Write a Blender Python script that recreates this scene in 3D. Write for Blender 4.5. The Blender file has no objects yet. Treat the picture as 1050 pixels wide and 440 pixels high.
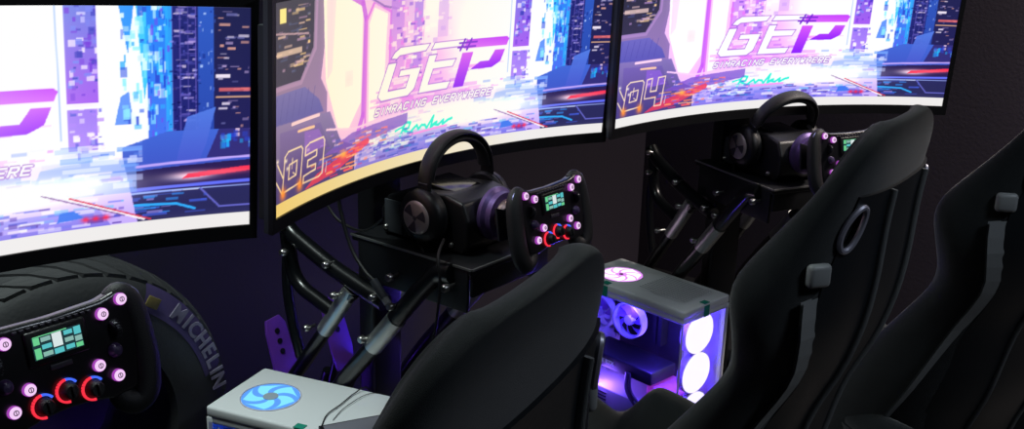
import bpy, bmesh, math, random
import numpy as np
from mathutils import Vector, Matrix, Euler
random.seed(7)
PI = math.pi
scn = bpy.context.scene
COL = scn.collection

# ------------------------------------------------------------------ materials
def srgb(c):
    return tuple(((v/255)/12.92 if v/255 <= .04045 else ((v/255+.055)/1.055)**2.4) for v in c)
MATS = {}
def mat(name, col=(128,128,128), rough=.5, metal=0., emis=None, estr=1., bump=0., bscale=200., spec=.5, sheen=0., mottling=0., mscale=6., coat=0.):
    if name in MATS: return MATS[name]
    m = bpy.data.materials.new(name); m.use_nodes = True
    nt = m.node_tree; b = nt.nodes['Principled BSDF']
    c = srgb(col)
    b.inputs['Base Color'].default_value = (*c, 1)
    b.inputs['Roughness'].default_value = rough
    b.inputs['Metallic'].default_value = metal
    b.inputs['Specular IOR Level'].default_value = spec
    b.inputs['Sheen Weight'].default_value = sheen
    b.inputs['Sheen Roughness'].default_value = .4
    b.inputs['Coat Weight'].default_value = coat
    if emis:
        b.inputs['Emission Color'].default_value = (*srgb(emis), 1)
        b.inputs['Emission Strength'].default_value = estr
    tc = nt.nodes.new('ShaderNodeTexCoord')
    if mottling:
        n = nt.nodes.new('ShaderNodeTexNoise'); n.inputs['Scale'].default_value = mscale; n.inputs['Detail'].default_value = 5
        nt.links.new(tc.outputs['Object'], n.inputs['Vector'])
        mx = nt.nodes.new('ShaderNodeMix'); mx.data_type = 'RGBA'
        mx.inputs['A'].default_value = (*[v*(1-mottling) for v in c], 1)
        mx.inputs['B'].default_value = (*[min(1, v*(1+mottling)) for v in c], 1)
        nt.links.new(n.outputs['Fac'], mx.inputs['Factor'])
        nt.links.new(mx.outputs['Result'], b.inputs['Base Color'])
    if bump:
        n2 = nt.nodes.new('ShaderNodeTexNoise'); n2.inputs['Scale'].default_value = bscale; n2.inputs['Detail'].default_value = 3
        nt.links.new(tc.outputs['Object'], n2.inputs['Vector'])
        bp = nt.nodes.new('ShaderNodeBump'); bp.inputs['Strength'].default_value = bump; bp.inputs['Distance'].default_value = .002
        nt.links.new(n2.outputs['Fac'], bp.inputs['Height'])
        nt.links.new(bp.outputs['Normal'], b.inputs['Normal'])
    MATS[name] = m
    return m
def glass_mat(name, tint=(215,215,240), refl=.12):
    if name in MATS: return MATS[name]
    m = bpy.data.materials.new(name); m.use_nodes = True
    nt = m.node_tree; nt.nodes.clear()
    o = nt.nodes.new('ShaderNodeOutputMaterial'); mx = nt.nodes.new('ShaderNodeMixShader')
    t = nt.nodes.new('ShaderNodeBsdfTransparent'); g = nt.nodes.new('ShaderNodeBsdfGlossy')
    t.inputs['Color'].default_value = (*srgb(tint), 1); g.inputs['Roughness'].default_value = .04
    f = nt.nodes.new('ShaderNodeLayerWeight'); f.inputs['Blend'].default_value = .5
    pw = nt.nodes.new('ShaderNodeMath'); pw.operation='POWER'; pw.inputs[1].default_value=4.; nt.links.new(f.outputs['Facing'],pw.inputs[0])
    ml = nt.nodes.new('ShaderNodeMath'); ml.operation='MULTIPLY_ADD'; ml.inputs[1].default_value=.6; ml.inputs[2].default_value=.03; nt.links.new(pw.outputs[0],ml.inputs[0]); ml.use_clamp=True
    nt.links.new(ml.outputs[0], mx.inputs['Fac']); nt.links.new(t.outputs[0], mx.inputs[1]); nt.links.new(g.outputs[0], mx.inputs[2])
    nt.links.new(mx.outputs[0], o.inputs['Surface']); MATS[name] = m
    return m
M_BLACK   = mat('black_plastic', (14,15,18), .42, bump=.15, bscale=400, mottling=.15)
M_GLOSS   = mat('gloss_black', (14,15,18), .2, coat=.3, mottling=.1)
M_TUBE    = mat('powder_coated_tube', (12,14,17), .28, bump=.08, bscale=500, mottling=.12, coat=.2)
M_STEEL   = mat('zinc_bolt', (190,188,184), .3, 1., mottling=.1)
M_SATIN   = mat('satin_grey_metal', (176,178,176), .42, .9, mottling=.1)
M_PLATE   = mat('dark_plate', (17,19,23), .45, bump=.1, mottling=.15)
M_BEZEL   = mat('bezel_plastic', (15,15,19), .5, mottling=.1)
M_BACKP   = mat('monitor_back_plastic', (62,66,72), .5, mottling=.1)
M_FABRIC  = mat('seat_fabric', (38,42,43), .9, bump=.6, bscale=1500, sheen=.5, mottling=.25, mscale=30, spec=.2)
M_SHELL   = mat('seat_shell', (24,29,33), .45, mottling=.2, mscale=9, bump=.1)
M_PIPING  = mat('seam_piping', (52,54,54), .8, bump=.4, bscale=900)
M_TRIM    = mat('grey_trim', (140,144,144), .6, bump=.5, bscale=900, mottling=.15)  # on the seat backs this grey paints reflections of the shell
M_CHROME  = mat('chrome', (200,200,205), .12, 1.)
M_RUBBER  = mat('tyre_rubber', (46,47,50), .7, bump=.4, bscale=120, mottling=.3, mscale=12)
M_TLET    = mat('tyre_lettering', (132,126,146), .7, mottling=.3, mscale=40)
M_TBAND   = mat('tyre_band', (64,52,96), .75, mottling=.35, mscale=25)
M_TYEL    = mat('tyre_mark', (134,118,66), .7, mottling=.4, mscale=40)
M_WHITE   = mat('white_case_paint', (224,228,230), .35, mottling=.02)
M_WHITE2  = mat('white_case_inner', (205,203,215), .5, mottling=.03)
M_PURPLE  = mat('violet_lit_plate', (120,62,190), .4, .3, mottling=.2, mscale=20)  # violet light on the pale pedal plates, put into their base colour
M_GRIP    = mat('rubber_grip', (22,23,26), .5, bump=.4, bscale=900, mottling=.1)
M_CABLE   = mat('black_cable', (18,18,20), .5)
M_TAPE    = mat('green_tape', (20,140,118), .6)
M_GLASS   = glass_mat('side_glass')
M_PCBK    = mat('board_black', (26,24,34), .5, mottling=.3, mscale=30)
M_LEATHER = mat('ear_pad', (24,24,26), .55, bump=.3, bscale=300)
def emit(name, col, s=1.): return mat(name, (10,10,10), .5, emis=col, estr=s)
E_BTN  = emit('button_glow', (246,206,250), 1.0)
E_BTNR = emit('button_rim_glow', (180,70,200), .8)
E_RED  = emit('dial_red', (255,50,70), 1.0)
E_BLUE = emit('dial_blue', (70,110,255), 1.0)
E_DGRN = emit('readout_green', (110,215,150), .9)
E_DTEA = emit('readout_teal', (90,200,205), .9)
E_DWHT = emit('readout_white', (225,240,240), .9)
E_DDRK = emit('readout_dark', (30,60,66), .8)
E_LED  = emit('small_blue_led', (60,110,255), 1.5)

# ------------------------------------------------------------------ mesh builder
class MB:
    def __init__(s): s.v=[]; s.f=[]; s.m=[]; s.mi=0; s.smooth=[]
    def add(s, vs, fs, smooth=False):
        o=len(s.v); s.v += [tuple(v) for v in vs]
        for f in fs: s.f.append(tuple(i+o for i in f)); s.m.append(s.mi); s.smooth.append(smooth)
        return s
    def box(s, c, d, rot=None, bev=0.):
        bm=bmesh.new(); bmesh.ops.create_cube(bm, size=1)
        for v in bm.verts: v.co = Vector((v.co.x*d[0], v.co.y*d[1], v.co.z*d[2]))
        if bev: bmesh.ops.bevel(bm, geom=list(bm.edges), offset=min(bev, min(d)*.45), segments=3, profile=.5, affect='EDGES')
        if rot is not None:
            R = rot if isinstance(rot, Matrix) else Euler(rot).to_matrix()
            for v in bm.verts: v.co = R@v.co
        bm.verts.index_update()
        s.add([v.co+Vector(c) for v in bm.verts], [[v.index for v in f.verts] for f in bm.faces], bool(bev)); bm.free(); return s
    def prism(s, pts, y0, y1, bev=0.):      # outline in x,z extruded along y
        bm=bmesh.new(); vs=[bm.verts.new((x,y0,z)) for x,z in pts]; f=bm.faces.new(vs)
        r=bmesh.ops.extrude_face_region(bm, geom=[f])
        for g in r['geom']:
            if isinstance(g,bmesh.types.BMVert): g.co.y=y1
        bmesh.ops.recalc_face_normals(bm, faces=bm.faces)
        if bev: bmesh.ops.bevel(bm, geom=list(bm.edges), offset=bev, segments=3, profile=.6, affect='EDGES', clamp_overlap=True)
        bm.verts.index_update()
        s.add([v.co for v in bm.verts], [[v.index for v in f.verts] for f in bm.faces], bool(bev)); bm.free(); return s
    def tube(s, pts, r, n=14, caps=True, closed=False, sq=None):
        pts=[Vector(p) for p in pts]; N=len(pts)
        rs = r if hasattr(r,'__len__') else [r]*N
        vs=[]; up=None
        for i,p in enumerate(pts):
            if closed: t=(pts[(i+1)%N]-pts[i-1])
            else: t=pts[min(i+1,N-1)]-pts[max(i-1,0)]
            t.normalize()
            if up is None:
                up=Vector((0,0,1)) if abs(t.z)<.9 else Vector((1,0,0))
            side=t.cross(up).normalized(); up=side.cross(t).normalized()
            for k in range(n):
                a=2*PI*k/n; ca,sa=math.cos(a),math.sin(a)
                if sq: ca*=sq[0]; sa*=sq[1]
                vs.append(p+side*ca*rs[i]+up*sa*rs[i])
        fs=[]
        for i in range(N if closed else N-1):
            j=(i+1)%N
            for k in range(n): fs.append((i*n+k, i*n+(k+1)%n, j*n+(k+1)%n, j*n+k))
        if caps and not closed: fs.append(tuple(range(n-1,-1,-1))); fs.append(tuple((N-1)*n+k for k in range(n)))
        return s.add(vs, fs, True)
    def lathe(s, prof, c, axis, n=32, a0=0, a1=2*PI):   # prof: (radius, height along axis)
        ax=Vector(axis).normalized(); u=ax.orthogonal().normalized(); w=ax.cross(u)
        full=abs(a1-a0-2*PI)<1e-6; m=n if full else n+1
        vs=[]
        for (r,h) in prof:
            for k in range(m):
                a=a0+(a1-a0)*k/n; vs.append(Vector(c)+ax*h+(u*math.cos(a)+w*math.sin(a))*max(r,1e-5))
        fs=[]
        for i in range(len(prof)-1):
            for k in range(n):
                kk=(k+1)%m; fs.append((i*m+k,i*m+kk,(i+1)*m+kk,(i+1)*m+k))
        return s.add(vs, fs, True)
    def disc(s, c, r, axis, h=.004, n=24):
        return s.lathe([(0,h),(r*.9,h),(r,h*.7),(r,0),(0,0)], c, axis, n)
    def ring(s, c, r, rt, axis, n=32):
        ax=Vector(axis).normalized(); u=ax.orthogonal().normalized(); w=ax.cross(u)
        return s.tube([Vector(c)+(u*math.cos(2*PI*k/n)+w*math.sin(2*PI*k/n))*r for k in range(n)], rt, 8, closed=True)
    def text(s, body, size, M, depth=.001, align='CENTER', bold=0.):
        cu=bpy.data.curves.new('t','FONT'); cu.body=body; cu.size=size; cu.extrude=depth; cu.align_x=align; cu.align_y='CENTER'; cu.resolution_u=3; cu.offset=bold
        ob=bpy.data.objects.new('t',cu); COL.objects.link(ob)
        me=bpy.data.meshes.new_from_object(ob.evaluated_get(bpy.context.evaluated_depsgraph_get()))
        s.add([M@v.co for v in me.vertices], [list(p.vertices) for p in me.polygons])
        bpy.data.objects.remove(ob); bpy.data.curves.remove(cu); bpy.data.meshes.remove(me); return s
    def build(s, name, mats, parent=None, autosmooth=True):
        me=bpy.data.meshes.new(name); me.from_pydata(s.v, [], s.f)
        if not isinstance(mats,(list,tuple)): mats=[mats]
        for m in mats: me.materials.append(m)
        me.polygons.foreach_set('material_index', s.m)
        me.polygons.foreach_set('use_smooth', s.smooth)
        me.validate(); me.update()
        if any(s.smooth) and autosmooth: me.set_sharp_from_angle(angle=R(42))
        o=bpy.data.objects.new(name, me); COL.objects.link(o)
        if parent: o.parent=parent
        return o
def R(d): return math.radians(d)
def spline(pts, n=8, closed=False):
    P=[Vector(p) for p in pts]; out=[]; N=len(P)
    for i in range(N if closed else N-1):
        if closed: a,b,c,d=P[i-1],P[i],P[(i+1)%N],P[(i+2)%N]
        else: a,b,c,d=P[max(i-1,0)],P[i],P[i+1],P[min(i+2,N-1)]
        for k in range(n):
            t=k/n; out.append(.5*((2*b)+(c-a)*t+(2*a-5*b+4*c-d)*t*t+(3*b-a-3*c+d)*t**3))
    if not closed: out.append(P[-1])
    return out
def bend(pts, r=.06, n=6):      # polyline with rounded corners
    P=[Vector(p) for p in pts]; out=[P[0]]
    for i in range(1,len(P)-1):
        a=(P[i-1]-P[i]); b=(P[i+1]-P[i]); k=min(r,a.length*.45,b.length*.45)
        p0=P[i]+a.normalized()*k; p1=P[i]+b.normalized()*k
        for j in range(n+1):
            t=j/n; out.append(p0*(1-t)**2+P[i]*2*t*(1-t)+p1*t*t)
    out.append(P[-1]); return out
def empty(name, loc=(0,0,0), rot=(0,0,0)):
    o=bpy.data.objects.new(name,None); o.empty_display_size=.05; COL.objects.link(o); o.location=loc; o.rotation_euler=rot; return o
def tag(o, label=None, cat=None, group=None, kind=None):
    if label: o['label']=label
    if cat: o['category']=cat
    if group: o['group']=group
    if kind: o['kind']=kind
    return o
KIDS={}
def copy_tree(o, parent=None):
    c=o.copy(); COL.objects.link(c); c.parent=parent
    for ch in list(o.children): copy_tree(ch, c)
    return c

# ------------------------------------------------------------------ the places of the three rigs (camera stands at x=0,y=0)
CAMZ = 1.45
MON = [(-.81,1.3047,.911), (-.1694,2.0719,.9077), (.6537,2.6512,.3703)]
MTILT = [(-.036,-.0388,.9475),(-.0563,-.003,.9389),(-.0561,.0128,.9546)]
RIG = [(-.81,1.3047,.911), (-.1694,2.0719,.9077), (.665,2.734,.456)]
def rigM(k, off=(0,0,0)):
    x,y,a=RIG[k]; M=Matrix.Translation((x,y,0))@Matrix.Rotation(a,4,'Z'); p=M@Vector(off); return p, a
def place(o, k, off=(0,0,0), dz=0., rx=0.):
    p,a=rigM(k,off); o.location=p; o.rotation_euler=(0,0,a+dz); return o

# ------------------------------------------------------------------ room
def quad(name, a, b, c, d, m, thick=(0,0,0)):
    t=Vector(thick); vs=[Vector(p) for p in (a,b,c,d)]; vs+= [v+t for v in vs]
    mb=MB(); mb.add(vs,[(0,1,2,3),(7,6,5,4),(0,4,5,1),(1,5,6,2),(2,6,7,3),(3,7,4,0)])
    o=mb.build(name,m); tag(o,kind='structure'); return o
M_WALL  = mat('charcoal_wall_paint', (48,42,54), .7, bump=.25, bscale=90, mottling=.12, mscale=3)
M_FLOOR = mat('dark_floor', (18,18,21), .55, bump=.3, bscale=150, mottling=.25, mscale=20)
M_CEIL  = mat('dark_ceiling', (40,40,42), .9, bump=.2, bscale=60)
WD=Vector((.6139,.7894,0)); WN=Vector((.7894,-.6139,0))
wp=Vector((-.1694,2.0719,0))-WN*.70
cA=wp-WD*3.2; cB=wp+WD*2.05; cC=cB+WN*5.2; cD=cA+WN*5.2
H=2.7; up=Vector((0,0,H))
quad('wall_back',cA,cB,cB+up,cA+up,M_WALL,-WN*.08)
quad('wall_right',cB,cC,cC+up,cB+up,M_WALL,WD*.08)
quad('wall_left',cD,cA,cA+up,cD+up,M_WALL,-WD*.08)
quad('wall_front',cC,cD,cD+up,cC+up,M_WALL,WN*.08)
quad('floor',cA,cD,cC,cB,M_FLOOR,(0,0,-.05))
quad('ceiling',cA+up,cB+up,cC+up,cD+up,M_CEIL,(0,0,.05))


def lerp(tab, t):
    for (a,*x),(b,*y) in zip(tab[:-1],tab[1:]):
        if t<=b:
            k=(t-a)/(b-a); k=max(0,min(1,k)); k=k*k*(3-2*k); return [p+(q-p)*k for p,q in zip(x,y)]
    return list(tab[-1][1:])
# ------------------------------------------------------------------ the picture shown on the screens (drawn into a colour grid)
AW, AH = 1680, 600
GW, GH = 700, 250
class Art:
    def __init__(s):
        s.a=np.zeros((AH,AW,3)); yy,xx=np.mgrid[0:AH,0:AW]; s.u=(xx+.5)/AW; s.v=(yy+.5)/AH; s.rng=np.random.default_rng(5)
    def blend(s, m, col, sl=None):
        m=m[...,None]; c=np.array(col,float)
        if sl is None: s.a=s.a*(1-m)+c*m
        else: s.a[sl]=s.a[sl]*(1-m)+c*m
    def region(s, u0,v0,u1,v1):
        x0=max(0,int(u0*AW)-2); x1=min(AW,int(u1*AW)+3); y0=max(0,int(v0*AH)-2); y1=min(AH,int(v1*AH)+3)
        return (slice(y0,y1),slice(x0,x1))
    def poly(s, pts, col, al=1., col2=None):     # col at the bottom, col2 at the top
        us=[p[0] for p in pts]; vs=[p[1] for p in pts]
        sl=s.region(min(us),min(vs),max(us),max(vs)); U=s.u[sl]; V=s.v[sl]
        if U.size==0: return
        ins=np.zeros(U.shape,bool); n=len(pts)
        for i in range(n):
            x0,y0=pts[i]; x1,y1=pts[(i+1)%n]
            if y0==y1: continue
            c=((V>=y0)!=(V>=y1)) & (U < (x1-x0)*(V-y0)/(y1-y0)+x0); ins^=c
        m=ins*al
        c=np.array(col,float)
        if col2 is not None:
            t=((V-min(vs))/max(1e-6,max(vs)-min(vs)))[...,None]; c=c*(1-t)+np.array(col2,float)*t
        s.a[sl]=s.a[sl]*(1-m[...,None])+c*m[...,None]
    def rect(s,u0,v0,u1,v1,col,al=1.,col2=None): s.poly([(u0,v0),(u1,v0),(u1,v1),(u0,v1)],col,al,col2)
    def line(s, pts, w, col, al=1., closed=False):   # w in units of screen width
        asp=AH/AW; P=[(p[0],p[1]*asp*1.) for p in pts]
        if closed: P=P+[P[0]]
        for (x0,y0),(x1,y1) in zip(P[:-1],P[1:]):
            sl=s.region(min(x0,x1)-w,(min(y0,y1)-w)/asp,max(x0,x1)+w,(max(y0,y1)+w)/asp); U=s.u[sl]; V=s.v[sl]*asp
            if U.size==0: continue
            dx,dy=x1-x0,y1-y0; t=np.clip(((U-x0)*dx+(V-y0)*dy)/max(1e-12,dx*dx+dy*dy),0,1)
            d=np.hypot(U-x0-t*dx,V-y0-t*dy); m=np.clip((w/2-d)*AW+.5,0,1)*al
            s.a[sl]=s.a[sl]*(1-m[...,None])+np.array(col,float)*m[...,None]
    def glow(s, u,v,ru,rv,col,al=1.,p=1.):
        sl=s.region(u-3*ru,v-3*rv,u+3*ru,v+3*rv); U=s.u[sl]; V=s.v[sl]
        if U.size==0: return
        m=al*np.exp(-(((U-u)/ru)**2+((V-v)/rv)**2)**p)
        s.a[sl]=s.a[sl]*(1-m[...,None])+np.array(col,float)*m[...,None]
    def dashes(s,u0,v0,u1,v1,n,cols,wr,hr,al=.9,vert=False):
        r=s.rng
        for i in range(n):
            u=r.uniform(u0,u1); v=r.uniform(v0,v1); w=r.uniform(*wr); h=r.uniform(*hr); c=cols[r.integers(len(cols))]
            s.rect(u,v,min(u+w,u1),min(v+h,v1),c,al*r.uniform(.5,1))
STROKES = {
'S':[[(1,.9),(.85,1),(.15,1),(0,.85),(0,.62),(.15,.52),(.85,.48),(1,.38),(1,.15),(.85,0),(.15,0),(0,.1)]],
'I':[[(.5,0),(.5,1)]],'M':[[(0,0),(0,1),(.5,.45),(1,1),(1,0)]],'R':[[(0,0),(0,1),(.85,1),(1,.85),(1,.6),(.85,.48),(0,.48)],[(.45,.48),(1,0)]],
'A':[[(0,0),(.5,1),(1,0)],[(.2,.35),(.8,.35)]],'C':[[(1,.9),(.85,1),(.15,1),(0,.85),(0,.15),(.15,0),(.85,0),(1,.1)]],
'N':[[(0,0),(0,1),(1,0),(1,1)]],'G':[[(1,.88),(.85,1),(.15,1),(0,.85),(0,.15),(.15,0),(.85,0),(1,.15),(1,.5),(.5,.5)]],
'E':[[(1,1),(0,1),(0,0),(1,0)],[(0,.5),(.85,.5)]],'V':[[(0,1),(.5,0),(1,1)]],'Y':[[(0,1),(.5,.5),(1,1)],[(.5,.5),(.5,0)]],
'W':[[(0,1),(.25,0),(.5,.6),(.75,0),(1,1)]],'H':[[(0,0),(0,1)],[(1,0),(1,1)],[(0,.5),(1,.5)]],' ':[]}
WHT=(252,244,254)
def draw_art(number, angle_warm=0., white=0.):
    A=Art(); r=A.rng; U,V=A.u,A.v
    # sky and haze
    A.a[:]=np.array([222,150,246.])
    A.blend(np.clip((U-.48)/.22,0,1),(244,240,253))
    A.glow(.70,.66,.17,.42,(254,248,255),1.,2.)
    A.glow(.50,.95,.10,.25,(250,240,255),.8)
    # pale lanes and the purple arch on the left
    A.rect(.13,.2,.40,1,(232,190,252))
    A.poly([(.155,1),(.275,1),(.275,.42),(.24,.30),(.205,.32),(.165,.58)],(252,240,238),1.,(253,248,250))
    A.poly([(.165,1),(.195,1),(.185,.62),(.17,.58)],(216,196,226),.7)
    A.rect(.225,.52,.25,.60,(232,206,214),.7)
    A.line([(.215,1.0),(.275,.93),(.285,.85),(.283,.35),(.265,.24)],.012,(190,92,236),.85)
    A.poly([(.30,.30),(.296,.82),(.31,.90),(.35,.86),(.345,.50),(.325,.31)],(253,240,254))
    A.line([(.29,.28),(.288,.84),(.31,.93),(.36,.87),(.36,.55)],.006,(214,112,240),.9)
    A.poly([(.25,1),(.33,.90),(.42,.88),(.42,1)],(206,160,226),.8)
    A.line([(.26,1.0),(.34,.90),(.40,.87)],.004,(120,84,170),.8)
    # city towers behind the lettering
    for (u0,u1,v0,v1,c,c2) in ((.36,.40,.42,1,(226,150,248),(170,110,226)),(.405,.43,.45,1,(240,214,254),(212,170,246)),(.43,.455,.55,1,(170,120,230),(150,110,216)),
                            (.46,.50,.60,.98,(244,232,254),(248,240,255)),(.50,.53,.7,1,(214,176,248),(196,170,240))):
        A.rect(u0,v0,u1,v1,c,.75,c2)
    A.dashes(.355,.5,.46,1,110,[(120,70,200),(250,220,255),(222,120,240),(255,245,255)],(.004,.016),(.008,.03))
    A.dashes(.46,.6,.54,1,26,[(190,150,236),(255,248,255)],(.006,.02),(.01,.03),.6)
    A.dashes(.30,.36,.70,.52,90,[(226,130,244),(248,226,255),(196,120,236),(255,240,255)],(.01,.05),(.008,.022),.7)
    # right hand towers
    A.rect(.722,.60,.768,1,(150,80,220),.9,(96,110,206))
    A.dashes(.722,.60,.768,1,70,[(60,60,170),(110,60,200),(246,236,255),(120,130,226)],(.003,.012),(.006,.03))
    A.poly([(.72,.585),(.77,.585),(.77,.60),(.72,.60)],(255,230,255))
    A.rect(.722,.40,.765,.575,(150,110,226),.8,(130,90,220))
    A.dashes(.722,.36,.775,.575,40,[(90,90,200),(246,240,255),(170,130,236)],(.003,.012),(.006,.03))
    A.line([(.71,1),(.712,.45)],.003,(150,180,240),.8)
    A.poly([(.775,.45),(.775,.93),(.80,.96),(.835,.90),(.84,.45)],(236,244,254),.95)
    A.poly([(.80,1),(.812,.8),(.822,1)],(70,150,236)); A.poly([(.825,1),(.835,.6),(.86,1)],(88,196,246))
    A.poly([(.79,.50),(.80,.62),(.812,.64),(.818,.5)],(96,140,232),.9)
    A.rect(.84,.38,.875,1,(90,120,222),1,(60,140,228))
    A.dashes(.80,.45,.875,1,90,[(150,226,255),(60,80,190),(230,244,255),(70,170,240)],(.003,.012),(.01,.06))
    A.rect(.872,.30,.922,1,(44,46,112),1.,(48,52,112))
    A.dashes(.878,.42,.915,1,90,[(120,110,190),(190,170,226),(84,84,160),(236,220,240)],(.004,.02),(.004,.012),.8)
    for i in range(9): A.line([(.878+.012*(i%4),.42),(.878+.012*(i%4),1)],.0012,(110,100,176),.7)
    A.rect(.868,.36,.878,1,(70,170,240),.9)
    A.rect(.918,.36,.945,1,(56,78,160),1.,(64,100,184))
    A.rect(.942,.36,1,1,(46,44,92),1.,(44,46,82))
    A.dashes(.945,.46,.997,.98,46,[(236,226,240),(180,160,200),(236,180,160),(110,110,160)],(.003,.018),(.004,.012),.9)
    A.rect(.95,.63,1,.645,(226,120,120),.8); A.rect(.945,.60,1,.606,(236,190,150),.8); A.rect(.945,.69,.968,.705,(250,240,250),.9)
    A.dashes(.872,.34,.922,.99,120,[(90,96,180),(28,30,80),(150,150,220),(30,36,90)],(.002,.007),(.003,.010),.9)
    A.dashes(.918,.4,.945,.99,40,[(80,110,200),(40,56,130),(200,220,250)],(.001,.004),(.004,.02),.8)
    A.dashes(.84,.40,.875,.99,70,[(200,240,255),(50,90,210),(90,210,250),(120,90,220)],(.001,.006),(.006,.05),.8)
    # lower right: elevated decks
    A.poly([(.80,.28),(.80,.40),(.87,.46),(1,.46),(1,.20),(.80,.18)],(74,84,176),1.,(80,110,200))
    A.poly([(.88,.30),(.90,.52),(.945,.56),(.93,.40),(.915,.30)],(84,96,190),.95,(96,130,214))
    A.poly([(.93,.33),(.95,.46),(1,.46),(1,.33)],(62,58,118)); A.dashes(.95,.36,1,.46,22,[(60,180,236),(130,210,250),(60,80,190),(226,200,220)],(.004,.014),(.01,.04))
    A.line([(.82,.31),(1,.33)],.004,(190,170,236)); 
    A.poly([(.82,.20),(.80,.29),(1,.315),(1,.18)],(50,42,84))
    A.glow(.905,.252,.035,.018,(255,236,250),1.); A.poly([(.89,.24),(1,.262),(1,.285),(.90,.262)],(236,70,96)); A.glow(.95,.262,.05,.012,(250,120,140),.6)
    A.line([(.80,.205),(1,.215)],.005,(110,120,236)); A.line([(.80,.19),(1,.195)],.002,(170,190,250))
    A.poly([(.78,.062),(.78,.185),(1,.19),(1,.062)],(52,52,92))
    A.line([(.92,.19),(.95,.10),(1,.10)],.003,(110,110,190)); A.line([(.80,.14),(.88,.13),(.91,.10)],.004,(70,170,240))
    A.dashes(.79,.07,.93,.18,26,[(80,100,200),(70,150,236),(150,140,210)],(.01,.04),(.004,.012),.8)
    # street level, centre
    A.poly([(.24,.062),(.24,.24),(.50,.34),(.80,.36),(.82,.062)],(190,170,240),1.,(244,230,254))
    A.poly([(.66,.2),(.68,.33),(.76,.36),(.82,.34),(.82,.2)],(120,160,232),.6)
    A.dashes(.60,.20,.83,.42,60,[(246,246,255),(130,170,240),(200,210,250),(255,255,255),(104,140,222)],(.01,.06),(.008,.028),.75)
    A.glow(.62,.22,.15,.06,(255,252,255),.95); A.glow(.46,.24,.08,.05,(250,240,255),.8)
    A.poly([(.26,.062),(.28,.17),(.46,.20),(.62,.14),(.76,.15),(.78,.062)],(110,100,206),.75,(190,190,246))
    A.dashes(.26,.065,.80,.17,150,[(70,80,190),(250,250,255),(120,190,240),(84,60,150),(210,190,250),(110,120,220)],(.008,.035),(.006,.02),.8)
    A.dashes(.30,.17,.80,.30,110,[(255,250,255),(214,180,250),(150,140,236),(255,240,255),(196,220,252)],(.01,.05),(.005,.016),.7)
    A.glow(.58,.235,.14,.045,(255,252,255),.85); A.glow(.70,.25,.08,.03,(250,252,255),.7)
    A.line([(.70,.22),(.83,.075)],.005,(255,240,250)); A.line([(.72,.20),(.84,.07)],.0025,(200,70,90)); A.line([(.68,.225),(.80,.10)],.002,(120,90,130))
    for u in (.742,.757,.772): A.glow(u,.10,.006,.012,(236,50,80),.9)
    A.poly([(.70,.10),(.705,.14),(.725,.145),(.74,.11)],(70,120,220),.9)
    # teal scribble under the lettering
    A.line([(.40,.175),(.415,.245),(.43,.24),(.425,.21),(.408,.205),(.43,.18),(.44,.20),(.45,.215),(.455,.19),(.465,.21),(.475,.205),(.48,.185),(.50,.25),(.492,.185),(.51,.21),(.50,.20),(.515,.19),(.53,.215),(.528,.19),(.545,.21),(.555,.215)],.0055,(60,226,206))
    A.line([(.385,.21),(.41,.225)],.004,(60,226,206)); A.line([(.43,.168),(.54,.178)],.004,(246,150,226))
    # left: dark window, ledge and console
    A.poly([(0,.36),(0,1),(.155,1),(.16,.75),(.15,.60),(.17,.52),(.17,.36)],(140,112,176),1.,(126,108,150))
    A.poly([(0,.62),(0,1),(.128,1),(.125,.76),(.085,.62)],(42,38,66),1.,(30,30,48))
    A.dashes(.005,.66,.115,.97,60,[(236,200,150),(150,120,170),(90,80,130),(226,190,190),(60,70,120)],(.006,.03),(.005,.014),.85)
    A.rect(.02,.9,.04,.965,(250,226,150)); A.rect(.01,.75,.09,.775,(226,196,190),.8); A.line([(0,.86),(.11,.83)],.003,(170,140,170))
    A.line([(0,.605),(.088,.605),(.132,.75),(.136,1)],.007,(160,128,186))
    A.poly([(0,.43),(0,.58),(.10,.58),(.145,.50),(.16,.43)],(84,80,168),1.,(104,98,180))
    for i in range(7): A.line([(.02*i,.45),(.02*i+.012,.57)],.0015,(70,64,150),.7)
    A.poly([(.0,.062),(0,.44),(.18,.42),(.215,.25),(.26,.20),(.26,.062)],(70,60,122),1.,(128,112,176))
    A.poly([(.02,.15),(.02,.40),(.15,.38),(.18,.24),(.12,.15)],(80,64,130),1.,(110,92,168))
    A.poly([(.10,.24),(.10,.36),(.145,.35),(.17,.25)],(130,92,200),.9); A.dashes(.10,.22,.2,.33,22,[(236,200,250),(110,70,190),(160,120,226)],(.004,.014),(.006,.014),.7)
    A.line([(.06,.42),(.145,.42)],.006,(250,206,232)); A.line([(.08,.375),(.13,.37)],.005,(246,196,170)); A.line([(.17,.33),(.255,.29),(.40,.30)],.004,(240,200,250))
    A.poly([(.16,.20),(.25,.27),(.42,.30),(.42,.24),(.26,.18)],(120,84,190),.8)
    A.dashes(.18,.16,.36,.26,60,[(250,120,120),(130,90,200),(250,230,255),(246,150,90),(90,90,190)],(.01,.035),(.005,.014),.8)
    A.poly([(.10,.065),(.14,.12),(.30,.22),(.31,.19),(.20,.09)],(226,70,96),.8); A.dashes(.12,.07,.30,.19,50,[(255,140,90),(255,190,140),(226,60,110),(120,110,220)],(.01,.03),(.005,.012),.85)
    A.glow(.225,.17,.01,.02,(255,180,90),.9)
    A.dashes(.30,.10,.44,.22,60,[(220,230,255),(110,100,210),(70,130,200),(250,250,255)],(.008,.03),(.006,.014),.8)
    # big outlined number
    cr=(246,222,196)
    def shape(pts,w=.003,dx=0,dv=0):
        if number: A.line([(p[0]+dx,p[1]+dv) for p in pts],w,cr,.95,True)
    sh=lambda x,y:(x+.13*(y-.10)*1., y)
    def q(x,y): return (.028+x+.05*(y-.0), .105+y*1.0)
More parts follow.
